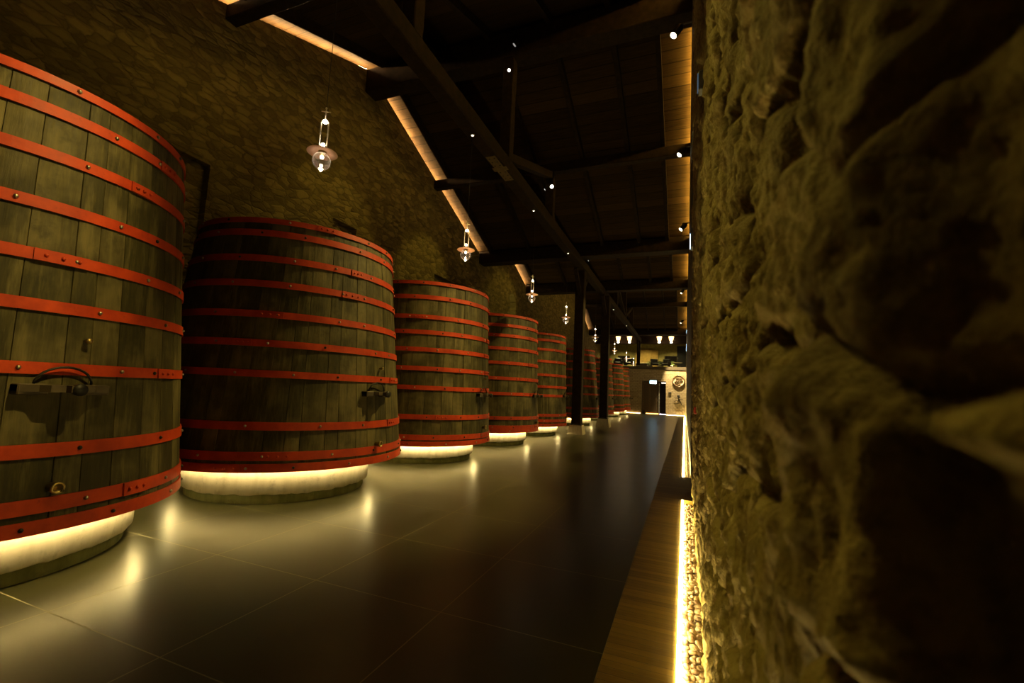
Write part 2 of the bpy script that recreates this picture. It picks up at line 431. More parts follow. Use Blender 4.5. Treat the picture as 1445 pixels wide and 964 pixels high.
bk=MB(); bk.box((WL-.6,-5.3,-.12),(.6,-5.2,10.6)); tag(bk.build('wall_rear',STONE),kind='structure',label='stone wall behind the camera',cat='wall')

# ------------------------------------------------------------------ left stone wall with niches
def wall_left():
    b=MB()
    nich=[(4.35,5.25,4.2,5.55,0),(8.35,9.75,4.2,5.75,0),(13.25,14.9,4.2,5.6,0),(20.25,21.35,4.2,6.55,1)]
    cuts=sorted({-5.2,1.4,9.2,17,20,23,31.75,40.5,YB,*[n[0] for n in nich],*[n[1] for n in nich]})
    for y0,y1 in zip(cuts,cuts[1:]):
        t0=roof(y0+1e-4)-.15; t1=roof(y1-1e-4)-.15
        nn=[n for n in nich if abs(n[0]-y0)<1e-6]
        X=WL
        if not nn:
            b.add([(X,y0,-.12),(X,y1,-.12),(X,y1,t1),(X,y0,t0)],[(0,1,2,3)])
        else:
            _,_,z0,z1,arch=nn[0]; D=.32 if arch else .16
            b.add([(X,y0,-.12),(X,y1,-.12),(X,y1,z0),(X,y0,z0)],[(0,1,2,3)])
            b.add([(X,y0,z1),(X,y1,z1),(X,y1,t1),(X,y0,t0)],[(0,1,2,3)])
            B=X-D
            b.add([(X,y0,z0),(X,y1,z0),(X,y1,z1),(X,y0,z1),(B,y0,z0),(B,y1,z0),(B,y1,z1),(B,y0,z1)],
                  [(4,5,6,7),(0,1,5,4),(1,2,6,5),(2,3,7,6),(3,0,4,7)])
            if arch:
                yc=(y0+y1)/2; r=(y1-y0)/2; zc=z1-r; n=16
                pts=[(yc+r*math.cos(PI*k/n),zc+r*math.sin(PI*k/n)) for k in range(n+1)]
                for k in range(n):
                    (a0,c0),(a1,c1)=pts[k],pts[k+1]
                    b.add([(X,a0,c0),(X,a1,c1),(X,a1,z1),(X,a0,z1),(B,a0,c0),(B,a1,c1)],[(0,1,2,3),(0,4,5,1)])
        # top and outer thickness
        b.add([(X,y0,t0),(X,y1,t1),(X-.7,y1,t1),(X-.7,y0,t0),(X-.7,y0,-.12),(X-.7,y1,-.12)],[(0,1,2,3),(3,2,5,4)])
    return b.build('wall_left',STONE)
tag(wall_left(),kind='structure',label='tall rubble stone wall behind the vats with small window niches',cat='wall')

# ------------------------------------------------------------------ roof: boards, rafters, beams
for i,(a,c) in enumerate(SLOPES):
    b=MB(); ya,yc=a,c; za,zc=roof(a+1e-4),roof(c-1e-4)
    b.add([(WL-.7,ya,za),(.7,ya,za),(.7,yc,zc),(WL-.7,yc,zc),(WL-.7,ya,za+.06),(.7,ya,za+.06),(.7,yc,zc+.06),(WL-.7,yc,zc+.06)],
          [(0,1,2,3),(7,6,5,4),(0,4,5,1),(1,5,6,2),(2,6,7,3),(3,7,4,0)])
    tag(b.build('ceiling',PLANK),kind='structure',label='sloping boarded ceiling panel',cat='ceiling')
RX=[-7.68,-6.0,-4.55,-3.0,-1.62,-.62]
for i,(a,c) in enumerate(SLOPES[1:7]):
    src=None
    for x in RX:
        if src is None:
            b=MB(); za,zc=roof(a+1e-4),roof(c-1e-4)
            b.prism([(a,za-.003),(c,zc-.003),(c,zc-.23),(a,za-.23)],'x',-.06,.06)
            o=src=b.build('roof_rafter',TIMBER)
        else:
            o=src.copy(); col.objects.link(o)
        o.location.x=x
        tag(o,'dark sloping rafter under the ceiling boards','rafter','dark rafters under the roof boards','structure')
def beam(y,zt,w,h,label,x0=WL-.45,x1=.55):
    b=MB(); b.bevbox((x0,y-w/2,zt-h),(x1,y+w/2,zt),.015)
    return tag(b.build('roof_beam',TIMBER),label,'beam',None,'structure')
beam(1.4,EAVE-.02,.42,.45,'dark cross beam at the near valley of the roof')
beam(5.3,roof(5.3)-.20,.24,.30,'dark purlin crossing the near roof slope')
beam(9.3,roof(9.2)-.20,.46,.66,'dark ridge beam of the near roof')
beam(12.95,roof(12.95)-.18,.24,.30,'dark purlin crossing the descending near roof slope')
beam(17.0,EAVE+.02,.55,.50,'heavy dark valley beam carried by the nearer post')
beam(20,roof(20)-.20,.3,.36,'dark ridge beam of the narrow middle roof')
beam(23,EAVE+.02,.5,.50,'heavy dark valley beam carried by the farther post')
beam(27.4,roof(27.4)-.2,.26,.32,'dark purlin crossing the rising far roof slope')
beam(31.75,roof(31.75)-.2,.34,.46,'dark ridge beam of the far roof')
beam(36.1,roof(36.1)-.2,.3,.34,'dark purlin crossing the descending far roof slope')
beam(40.5,EAVE+.02,.5,.5,'heavy dark valley beam in front of the gallery')
beam(43.6,7.3,.3,.75,'deep dark beam behind the row of gallery lamps')
# long beam on the posts
e=empty('roof_beam',(-4.0,1.4,6.72),'long dark beam running the length of the hall on the posts','beam'); e['kind']='structure'
b=MB(); b.bevbox((-.15,0,0),(.15,42,.34),.02); b.build('timber',TIMBER,e)
b=MB()
for s_ in (-1,1):
    b.box((-.11,7.55+s_*.32-.26,-.008),(.11,7.55+s_*.32+.26,.0))
    for u in (-.06,.06):
        for v in (-.16,0,.16):
            b.lathe([(0,-.012),(.018,-.011),(.02,-.008)],8,(u,7.55+s_*.32+v,0),mi=1)
b.box((-.17,7.47,-.012),(.17,7.63,.0)); b.build('splice_plate',[simple('worn_plate',(.22,.17,.08),.5,.7),IRON],e)
def truss_post(y,z0,z1,label):
    b=MB(); b.bevbox((-4.13,y-.13,z0),(-3.87,y+.13,z1),.015); tag(b.build('truss_post',TIMBER),label,'post',None,'structure')
truss_post(5.3,7.06,roof(5.3)-.5,'dark short post under the near rising purlin')
truss_post(9.25,7.06,roof(9.2)-.86,'tall dark king post under the near ridge')
truss_post(12.95,7.06,roof(12.95)-.48,'dark short post under the near descending purlin')
truss_post(27.4,7.06,roof(27.4)-.52,'dark short post under the far rising purlin')
truss_post(31.75,7.06,roof(31.75)-.66,'tall dark king post under the far ridge')
truss_post(36.1,7.06,roof(36.1)-.54,'dark short post under the far descending purlin')
def strut(p,q,label):
    b=MB(); b.bar(p,q,.2,.2); tag(b.build('truss_strut',TIMBER),label,'strut',None,'structure')
strut((-4,9.35,7.2),(-4,12.8,roof(12.95)-.6),'dark diagonal strut leaning away from the near king post')
strut((-4,31.9,7.2),(-4,35.95,roof(36.1)-.6),'dark diagonal strut leaning away from the far king post')
strut((-4,31.6,7.2),(-4,27.55,roof(27.4)-.6),'dark diagonal strut leaning towards the camera from the far king post')

# ------------------------------------------------------------------ posts
def post(x,y,w,z0,z1,label,base=.36,bw=.62):
    e=empty('wooden_post',(x,y,z0),label,'post')
    b=MB(); b.bevbox((-w/2,-w/2,base),(w/2,w/2,z1-z0),.02); b.build('shaft',TIMBER,e)
    if base>0:
        b=MB(); a=bw/2; t=a*.8
        b.add([(-a,-a,0),(a,-a,0),(a,a,0),(-a,a,0),(-t,-t,base),(t,-t,base),(t,t,base),(-t,t,base)],
              [(3,2,1,0),(4,5,6,7),(0,1,5,4),(1,2,6,5),(2,3,7,6),(3,0,4,7)])
        o=b.build('stone_base',STONEB,e); o['label']='pale stone base block'
        b=MB(); b.box((-w/2-.03,-w/2-.03,base),(w/2+.03,w/2+.03,base+.05)); b.build('collar',IRON,e)
    b=MB()
    b.bar((0,w/2-.05,z1-z0-1.0),(0,1.0,z1-z0-.14),.14,.14); b.bar((0,-w/2+.05,z1-z0-1.0),(0,-1.0,z1-z0-.14),.14,.14); b.build('brace',TIMBER,e)
    return e
post(-4.07,17.95,.38,0,6.72,'nearer dark timber post on a pale stone block beside the fifth vat')
post(-3.84,22.95,.40,0,6.72,'farther dark timber post on a stone block beside the sixth vat',.42,.68)
post(-4.0,42.3,.30,GZ,6.72,'dark post standing on the gallery among the lamps',0)

# ------------------------------------------------------------------ vats and plinths
VATS=[ # x, y, R at eye height, taper per m, hoop heights
 (-6.005,1.943,1.550,.0885,[3.92,3.67,3.31,2.90,2.50,2.12,1.65,1.05,.66,.51]),
 (-5.979,5.460,1.677,.1119,[3.78,3.60,3.24,2.89,2.48,2.10,1.71,1.06,.70,.56]),
 (-5.954,9.322,1.616,.0565,[3.86,3.54,3.11,2.78,2.41,2.01,1.61,1.01,.60,.47]),
 (-5.928,13.089,1.632,.043,[3.82,3.52,3.22,2.84,2.42,1.97,1.53,.84,.58,.48]),
 (-5.903,16.737,1.604,.035,[3.77,3.54,3.19,2.75,2.25,1.82,1.50,.79,.59,.44]),
 (-5.88,23.25,1.62,.09,[3.85,3.6,3.22,2.82,2.4,2.0,1.6,.9,.62,.48]),
 (-5.87,28.75,1.62,.06,[3.85,3.6,3.2,2.8,2.4,2.0,1.6,.9,.62,.48]),
 (-5.86,34.0,1.62,.05,[3.85,3.6,3.22,2.8,2.4,2.0,1.6,.9,.62,.48]),
 (-5.86,38.2,1.60,.05,[3.85,3.6,3.22,2.8,2.4,2.0,1.6,.9,.62,.48]),
]
VLAB=['oak vat with vermilion hoops cut off by the left edge of the photo',
 'broad oak vat with red hoops, unlit dark staves on its left side, second along',
 'oak vat with red hoops, third in the row, below the niche with a pale jamb',
 'oak vat with red hoops, fourth in the row, under the arched lit window',
 'oak vat with red hoops, fifth in the row, just left of the nearer post',
 'mostly dark oak vat behind the nearer post, crossed by a slanting shadow',
 'oak vat with red hoops partly hidden by the farther post',
 'narrow looking oak vat, second to last before the end wall',
 'last oak vat of the row, beside the end wall']
PLAB=['white concrete plinth with ragged lower edge under the vat at the left edge',
 'round white concrete plinth glowing under the second vat of the row',
 'round lit concrete plinth under the third vat of the row',
 'round lit concrete plinth under the fourth vat below the arched window',
 'round lit concrete plinth under the fifth vat by the nearer post',
 'lit concrete plinth seen either side of the nearer post',
 'lit concrete plinth just right of the farther post',
 'small lit plinth under the second to last vat',
 'small lit plinth under the last vat of the row']
def make_vat(i):
    x,y,R,tap,H=VATS[i]
    e=empty('oak_vat',(x,y,H[9]-.055),VLAB[i],'vat','red hooped oak vats along the stone wall')
    z0=H[9]-.055
    rad=lambda z: R-tap*(z-1.65)
    top=H[0]+.035
    # staves
    b=MB(); N=44; st=[]; r_=random.Random(100+i)
    cuts=[0]
    for k in range(N): cuts.append(cuts[-1]+r_.uniform(.65,1.35))
    cuts=[c/cuts[-1]*2*PI for c in cuts]
    zs=[z0,z0+.25,1.6,2.6,top]
    for k in range(N):
        a0,a1=cuts[k],cuts[k+1]; s_=r_.random(); dr=r_.uniform(-.004,.004)
        gw=.004/R
        A=[(a0,-.008),(a0+gw,0),((a0+a1)/2,.002),(a1-gw,0),(a1,-.008)]
        vs=[]
        for z in zs:
            for (a,d) in A:
                rr=rad(z)+d+(dr if d>-.01 else 0); vs.append((rr*math.cos(a),rr*math.sin(a),z-z0))
        rt=rad(top)-.07
        fs=[]; n=5
        for r in range(len(zs)-1):
            for c in range(4): fs.append([r*n+c,r*n+c+1,(r+1)*n+c+1,(r+1)*n+c])
        o=len(vs); 
        for a in (a0,a1): vs+= [(rt*math.cos(a),rt*math.sin(a),top-z0),(rt*math.cos(a),rt*math.sin(a),top-z0-.14)]
        L=(len(zs)-1)*n
        fs.append([L,L+1,L+2,L+3,L+4,o+2,o]); fs.append([o,o+2,o+3,o+1])
        vs.append((0,0,top-z0-.14)); fs.append([o+1,o+3,o+4])
        vs.append((0,0,.0)); fs.append([0,o+5,4,3,2,1])
        b.add(vs,fs); st+=[s_]*len(fs)
    ob=b.build('staves',WOOD,e)
    at=ob.data.attributes.new('stave','FLOAT','FACE')
    if len(ob.data.polygons)==len(st): at.data.foreach_set('value',st)
    # hoops
    for k,h in enumerate(H):
        w={0:.075,8:.105,9:.10,7:.10}.get(k,.09); t=.014
        b=MB(); zb,zt=h-w/2,h+w/2; z_=z0
        o0=.004; o1=o0+t
        prof=[(rad(zb)+o0,zb-z_),(rad(zb)+o1,zb-z_),(rad(zt)+o1,zt-z_),(rad(zt)+o0,zt-z_)]
        b.lathe(prof,128,smooth=False,close=True)
        # riveted overlap plate and bolt heads
        a=r_.uniform(-1.3,.8); ln=r_.uniform(.20,.34)/R
        prof2=[(rad(zb)+o1,zb-z_),(rad(zb)+o1+.011,zb-z_),(rad(zt)+o1+.011,zt-z_),(rad(zt)+o1,zt-z_)]
        b.lathe(prof2,6,smooth=False,close=True,a0=a,a1=a+ln)
        def bolt(ang,rr,s_,mi):
            c=(math.cos(ang)*rr,math.sin(ang)*rr,h-z_); b.ball(c,s_,8,4,mi)
        for q in (.2,.5,.8): bolt(a+ln*q,rad(h)+o1+.013,.015,0)
        na=15; ph=r_.random()
        for q in range(na):
            bolt(2*PI*(q+ph+r_.uniform(-.25,.25))/na,rad(h)+o1+.004,.0165,1 if r_.random()<.7 else 2)
        b.build('hoop',[RED,STEEL,IRON],e)
    # manway fittings facing the hall
    zc=1.50-z0 if i<5 else 1.40-z0
    rr=rad(1.5)
    b=MB()
    b.prism([(rr-.06,-.27),(rr+.07,-.27),(rr+.11,-.17),(rr+.17,-.13),(rr+.18,-.05),(rr+.23,-.04),(rr+.23,.04),(rr+.18,.05),(rr+.17,.13),(rr+.11,.17),(rr+.07,.27),(rr-.06,.27)],'z',zc-.02,zc+.03)
    b.bevbox((rr-.04,-.27,zc-.045),(rr+.075,-.10,zc+.035),.008); b.bevbox((rr-.04,.08,zc-.045),(rr+.075,.27,zc+.035),.008)
    cb=b.build('hatch_crossbar',DARKOAK,e)
    b=MB(); b.tube([(rr+.02+.02*math.sin(PI*k/14),.17*math.cos(PI*k/14),zc+.035+.13*math.sin(PI*k/14)) for k in range(15)],.009,8); b.build('hatch_arch',IRON,cb)
    b=MB(); b.lathe([(0,0),(.03,0),(.03,.12),(.045,.12),(.045,.16),(0,.16)],14,(rr+.08,0.01,zc),'x'); b.build('hatch_screw',IRON,cb)
    # bung pipe
    zt=.78-z0 if i<5 else .76-z0
    if i in (3,4): zt=.70-z0
    r2=rad(.78)
    b=MB(); b.lathe([(.0,.02),(.030,.02),(.034,.035),(.034,.10),(.042,.10),(.042,.125),(.028,.125),(.026,.05),(0,.05)],18,(r2-.03,.0,zt),'x'); b.build('bung_pipe',BRASS,e)
    # small sampling tap on the upper staves
    b=MB(); r3=rad(1.9); b.lathe([(0,0),(.016,0),(.016,.05),(.024,.05),(.024,.07),(0,.07)],10,(r3-.01,.12,1.88-z0),'x'); b.build('sampling_tap',BRASS,e)
    # the plinth
    p=empty('concrete_plinth',(x,y,0),PLAB[i],'plinth','round concrete plinths under the vats')
    rp=1.31
    b=MB(); n=120; prof=[]
    zt=z0; ze=.125
    rg=random.Random(7+i)
    ed=[ze+.004*math.sin(k*.31+i)+.004*math.sin(k*1.3)+rg.uniform(-.006,.006) for k in range(n)]
    vs=[];fs=[]
    for k in range(n):
        a=2*PI*k/n; c,s_=math.cos(a),math.sin(a)
        for (r,z) in ((rp-.05,ed[k]-.005),(rp-.006,ed[k]),(rp,ed[k]+.012),(rp,zt)): vs.append((r*c,r*s_,z))
    for k in range(n):
        k2=(k+1)%n
        for j in range(3): fs.append([k*4+j,k2*4+j,k2*4+j+1,k*4+j+1])
    b.add(vs,fs,0,True)
    b.add([(rp*math.cos(2*PI*k/n),rp*math.sin(2*PI*k/n),zt) for k in range(n)],[list(range(n))])
    b.build('upper_drum',CONC,p)
    b=MB(); b.lathe([(1.245,0),(1.245,.02),(1.25,.13),(1.1,.13)],96); o=b.build('lower_ring',MOSS,p); o['label']='stained green grey concrete ring'
    b=MB(); b.lathe([(rp+.065,z0-.020),(rp+.09,z0-.020),(rp+.09,z0-.004),(rp+.065,z0-.004)],96,smooth=False,close=True); o=b.build('light_strip',LEDM,p); o['label']='glowing ring of warm light'
    b=MB(); b.lathe([(rp+.105,z0-.038),(rp+.112,z0-.038),(rp+.112,z0-.002),(rp+.105,z0-.002)],96,smooth=False,close=True); b.build('added_light_skirt',IRON,p)  # added skirt that stops the ring's light going sideways
    return e
for i in range(len(VATS)): make_vat(i)

# ------------------------------------------------------------------ pendant lamps
def pendant():
    e=empty('pendant_lamp',(0,0,0),'x','pendant lamp','glass globe pendants hanging in a row')
    H=2.42
    b=MB(); b.tube([(0,0,.62),(0,0,H)],.004,6); b.build('cable',BLACK,e)
    b=MB(); b.tube([(0,0,.50),(0,0,.66)],.008,8); b.tube([(-.055,0,.615),(.055,0,.615)],.006,8); b.ball((0,0,.66),.013,10,6); b.build('hanger',WHITEM,e)
    for sx in (-1,1):
        b=MB(); b.tube([(sx*.045,0,.12),(sx*.045,0,.47),(sx*.03,0,.50),(0,0,.51)],.0085,10); b.ball((sx*.045,0,.33),.012,8,5); b.build('rod',WHITEM,e)
    b=MB(); b.ball((0,0,.485),.030,12,8,0,(1,1,.8)); o=b.build('upper_light',BULB,e); o['label']='bright small upper light'
    b=MB(); b.lathe([(.04,.105),(.10,.11),(.172,.085),(.176,.080),(.172,.077),(.10,.098),(.04,.095)],40); o=b.build('reflector_disc',FROST,e); o['label']='rosy glass disc'
    b=MB(); b.lathe([(0,.06),(.035,.06),(.05,.08),(.05,.11),(.025,.13),(.022,.16),(0,.165)],18); bn=b.build('burner',BRASS,e)
    b=MB(); b.ball((0,0,.185),.024,10,6); o=b.build('bulb',BULB,bn)
    b=MB(); prof=[(.045,.075)]+[(.104*math.sin(t),-.02-.104*math.cos(t)) for t in [PI-.45-(PI-.45)*k/18 for k in range(19)]]
    b.lathe(prof,28); o=gb=b.build('globe',GLASS,e); o['label']='clear glass globe'
    b=MB(); b.lathe([(0,-.155),(.012,-.148),(.02,-.132),(.03,-.118),(0,-.112)],14); b.ball((0,0,-.085),.020,10,6,0,(1,1,.8)); o=b.build('finial_light',emis('finial_glow',(1,.84,.6),5),gb); o['label']='bright lower tip'
    b=MB(); b.ball((0,0,.03),.022,10,6); b.build('inner_bulb',BULB,gb)
    return e
PY_=[3.88,7.69,11.85,15.78,21.58,28.1,34.1,39.1]
PLB=['largest looking glass globe pendant, hanging alone high beside the second vat','glass globe pendant hanging in front of the lit ceiling edge above the third vat',
 'glass globe pendant below the short lit ceiling patch, third of the row','glass globe pendant just left of the nearer post',
 'glass globe pendant seen between the two timber posts','glass globe pendant just right of the farther post','second to last glass globe pendant, before the gallery opening','last glass globe pendant of the row, lowest in the photo']
p0=pendant()
for i,y in enumerate(PY_):
    o=p0 if i==0 else copy_tree(p0)
    o.location=(-4.1,y,4.31); o['label']=PLB[i]; o.rotation_euler.z=.5+.3*i

# ------------------------------------------------------------------ cove light strips
def cove(a,c,left,label):
    b=MB(); za,zc=roof(a+1e-4)-.148,roof(c-1e-4)-.148
    x0,x1=(WL-.12,WL-.08) if left else (WR+.03,WR+.07)
    b.add([(x0,a+.05,za),(x1,a+.05,za),(x1,c-.05,zc),(x0,c-.05,zc),(x0,a+.05,za+.03),(x1,a+.05,za+.03),(x1,c-.05,zc+.03),(x0,c-.05,zc+.03)],
          [(3,2,1,0),(4,5,6,7),(0,1,5,4),(1,2,6,5),(2,3,7,6),(3,0,4,7)])
    o=b.build('cove_light',LEDC if left else LEDR); tag(o,label,'strip light','strip lights on top of the walls')
NM=['near roof rising slope','near roof descending slope','middle roof rising slope','middle roof descending slope','far roof rising slope','far roof descending slope']
for (a,c),nm in zip(SLOPES[1:7],NM):
    cove(a,c,True,'bright strip light on the vat side wall lighting the '+nm)
    cove(a,c,False,'dim strip light on the right wall lighting the '+nm)

# ------------------------------------------------------------------ right wall spotlights aimed at the vats
SP=[((-.2,2.3,7.4),(-4.5,.35,3.25),2000,46),((-.2,8.8,9.0),(-4.3,6.4,2.0),3300,44),((-.12,12.3,8.3),(-4.35,10.0,2.1),2000,46),((-.1,15.65,7.4),(-4.35,13.6,2.1),1700,46),
    ((-.15,19,7.9),(-4.4,17.3,2.1),1700,46),((-.15,27,8.2),(-4.4,24,2.1),1900,40),((-.2,30.5,8.5),(-4.4,29.2,2.1),1700,44),((-.25,35.4,7.3),(-4.4,35.2,2.1),1500,60)]
SPL=['black bracket spotlight high on the right wall, aimed at the vat at the left edge','upper black bracket spotlight before the lit boards, with a round glowing white lens',
 'black bracket spotlight just below the dark purlin gap in the lit boards','black bracket spotlight at the lower end of the lit board panel',
 'black bracket spotlight under the middle roof','black bracket spotlight behind the second valley beam','upper of the two small bracket spotlights on the far right ceiling patch','lower of the two small bracket spotlights on the far right ceiling patch']
def spot(i,p,tgt,pw,cone):
    x,y,z=p; tgt=Vector(tgt)
    e=empty('bracket_spotlight',(x,y,z),SPL[i],'spotlight','bracket spotlights on the right wall')
    xw=.14 if y<7.9 else WR
    b=MB(); b.bar((.0,0,.16),(xw-x+.02,0,.16),.028,.028); b.bar((0,0,.16),(0,0,.02),.028,.028); b.build('bracket',BLACK,e)
    d=(tgt-Vector((x,y,z))).normalized()
    q=d.to_track_quat('Z','Y')
    b=MB(); b.lathe([(0,-.19),(.065,-.19),(.078,-.16),(.078,.09),(.068,.09),(.068,.065),(0,.065)],22); o=b.build('lamp_head',BLACK,e); o.rotation_mode='QUATERNION'; o.rotation_quaternion=q
    b=MB(); b.lathe([(0,.098),(.04,.094),(.067,.082),(.067,.07)],22); o=b.build('lens',SPOTM,o); o['label']='glowing white lens'
    l=lamp('spot_beam','SPOT',(0,0,0),pw,(1.0,.73,.20),e,spot_size=math.radians(cone),spot_blend=.5,shadow_soft_size=.035)
    l.location=d*.13; l.rotation_mode='QUATERNION'; l.rotation_quaternion=d.to_track_quat('-Z','Y')
for i,a_ in enumerate(SP): spot(i,*a_)

# small lights on the trusses and the long beam
def puck(x,y,z,label,st,r=.045):
    e=empty('ceiling_puck_light',(x,y,z),label,'small ceiling light','small lights along the dark long beam')
    b=MB(); b.lathe([(0,0),(r,0),(r*.95,-.02),(r*.7,-.02),(0,-.02)],20); b.build('rim',STEEL,e)
    b=MB(); b.ball((0,0,-.02),r*.55,12,6,0,(1,1,.5)); b.build('lens',emis('puck_glow',(1,.85,.6),st),e)
for k,y in enumerate((7.5,11.4,15.4,26.6,33.0)):
    puck(-4.0,y,6.72,['small domed light under the long beam before the splice plate','small domed light under the long beam after the splice plate','small domed light under the long beam near the valley beam','small domed light under the far part of the long beam','farthest small domed light under the long beam'][k],5)
def clip_spot(p,label,st,r=.05,tgt=None,pw=0,cone=40):
    e=empty('truss_spotlight',p,label,'spotlight','small spotlights clipped to the roof truss')
    d=((Vector(tgt)-Vector(p)) if tgt else Vector((.45,-.75,-.5))).normalized(); q=d.to_track_quat('Z','Y')
    if pw:
        l=lamp('spot_beam','SPOT',d*.07,pw,(1.0,.75,.13),e,spot_size=math.radians(cone),spot_blend=.6,shadow_soft_size=.04); l.rotation_mode='QUATERNION'; l.rotation_quaternion=d.to_track_quat('-Z','Y')
    b=MB(); b.lathe([(0,-.1),(r,-.1),(r*1.1,.03),(r,.03),(0,.02)],18); o=b.build('lamp_head',BLACK,e); o.rotation_mode='QUATERNION'; o.rotation_quaternion=q
    b=MB(); b.lathe([(0,.036),(r*.8,.034),(r*.95,.03)],18); o=b.build('lens',emis('clip_glow',(1,.95,.85),st),o)
clip_spot((-3.82,8.75,9.0),'small bright spotlight on the near king post',7,.035,(.12,1.6,1.9),450,15)
clip_spot((-3.80,12.4,7.86),'oval glowing spotlight low on the truss above the third vat',8,.055,(.12,3.0,2.0),450,15)
clip_spot((-3.8,5.0,8.1),'added small spotlight beside the nearest purlin post aimed at the rough right wall',5,.035,(.12,1.55,2.0),420,27)  # added lamp, gives the stone wall more frontal light
clip_spot((-3.8,1.8,6.9),'added small spotlight on the near valley beam aimed at the rough right wall',5,.035,(.12,2.4,1.6),160,34)  # unseen extra lamp, fills the stone wall from the front
clip_spot((-3.8,9.0,9.85),'dim spotlight under the near ridge',.35,.05,(-8.25,8.1,4.7),240,40)
clip_spot((-4.25,13.2,8.2),'added small spotlight beside the purlin post aimed at the wall over the third vat',1.2,.035,(-8.25,12.6,5.0),190,44)  # added lamp, brightens the wall above the third vat
clip_spot((-4.25,5.6,8.3),'added small spotlight beside the nearest purlin post aimed at the wall over the first vat',1.2,.035,(-8.25,4.4,5.4),28,46)  # added faint lamp, lifts the wall by the first niche
clip_spot((-4.25,20.3,7.9),'small spotlight under the middle roof aimed at the stone wall',1.2,.035,(-8.25,19.6,5.4),120,60)

# ------------------------------------------------------------------ light strip and pebbles at the foot of the stone wall
def channel(a,c,label):
    b=MB(); b.box((-.043,a,-.018),(-.016,c,.011)); tag(b.build('floor_light_strip',LEDP),label,'strip light','strip lights in the pebble channel')
channel(.3,7.92,'glowing floor strip light beside the near pebbles'); channel(10.22,YF-.1,'glowing floor strip light beyond the wooden crossing panel')
PEB=[]
pm=[simple('pebble_'+n,c,.6,0,.35,40) for n,c in (('cream',(.17,.115,.065)),('tan',(.11,.07,.037)),('rust',(.09,.048,.022)),('pale',(.22,.165,.105)))]
for k in range(6):
    b=MB(); r_=random.Random(k); sq=(r_.uniform(.75,1.1),r_.uniform(.9,1.35),r_.uniform(.5,.72)); b.ball((0,0,0),.026,10,7,0,sq)
    b.v=[(x*(1+.12*math.sin(40*y+k)),y*(1+.1*math.sin(55*x+k)),z*(1+.12*math.sin(60*x+30*y))) for x,y,z in b.v]
    for m in pm[:2+k%3]:
        PEB.append((b,m))
def pebble_positions(y0,y1,step):
    out=[]; y=y0; r_=random.Random(3)
    while y<y1:
        for x in np.arange(.016,.118,step):
            out.append((x+r_.uniform(-.012,.012),y+r_.uniform(-.018,.018),-.054+r_.uniform(-.012,.018)+.01*max(0,x)))
        y+=step*1.06
    return out
meshes=[]
for k,(b,m) in enumerate(PEB):
    o=b.build('pebble',m); meshes.append(o)
pp=pebble_positions(2.75,7.9,.043)
near=pp[:300]; rest=pp[300:]+[p for p in pebble_positions(10.25,30,.045) if p[0]<.088]
first=set()
for k,(x,y,z) in enumerate(near):
    j=random.randrange(len(meshes)); src=meshes[j]
    if j not in first: o=src; first.add(j)
    else: o=src.copy(); col.objects.link(o)
    s=random.uniform(.75,1.15); o.location=(x,y,z); o.rotation_euler=(random.uniform(-.4,.4),random.uniform(-.4,.4),random.uniform(0,6.28)); o.scale=(s,s,s)
    tag(o,'rounded river pebble lying in the lit channel at the foot of the stone wall','pebble','river pebbles in the near channel')
for j,o in enumerate(meshes):
    if j not in first: bpy.data.objects.remove(o)
b=MB()
for (x,y,z) in rest+pebble_positions(1.6,2.74,.05):
    s=random.uniform(.8,1.15); sq=(random.uniform(.8,1.1),random.uniform(.8,1.3),random.uniform(.5,.75)); b.ball((x,y,z),.026*s,7,4,random.randrange(4),sq)
tag(b.build('pebbles',pm),'bed of rounded pebbles filling the rest of the channel','pebbles',None,'stuff')

# ------------------------------------------------------------------ lights and bits on the right wall
BLUE=emis('cold_sign_glow',(.55,.78,1.0),6)
def wall_sign(y,z,h,label,x=None,m=None,d=.04):
    x=WR if x is None else x
    e=empty('emergency_light',(x,y,z),label,'emergency light','emergency lights on the right wall')
    b=MB(); b.bevbox((-d,-min(.1,d*3.3),-h/2-.02),(.03,min(.1,d*3.3),h/2+.02),.005); b.build('housing',simple('grey_housing',(.12,.12,.12),.5),e)
    b=MB(); b.box((-d-.006,-min(.09,d*3),-h/2),(-d,min(.09,d*3),h/2)); b.build('lit_panel',m or BLUE,e)
wall_sign(7.6,4.2,.2,'pale blue lit emergency light near the end of the rough stone wall',.115)
wall_sign(3.05,3.78,.10,'faint bluish emergency light high on the near stone wall',.09,emis('faint_cold',(.5,.75,1.0),.12),.012)
wall_sign(31,4.9,.5,'small cold lit sign far along the plaster wall'); wall_sign(27,5.4,.18,'tiny cold lit light above the far sign')
b=MB(); b.bevbox((.092,5.27,1.48),(.15,5.35,1.56),.01); b.lathe([(0,0),(.025,0),(.02,-.006),(0,-.008)],14,(.093,5.31,1.52),'x'); 
tag(b.build('fire_call_point',simple('red_plastic',(.30,.02,.012),.5)),'small red box fixed on the stone wall','call point')

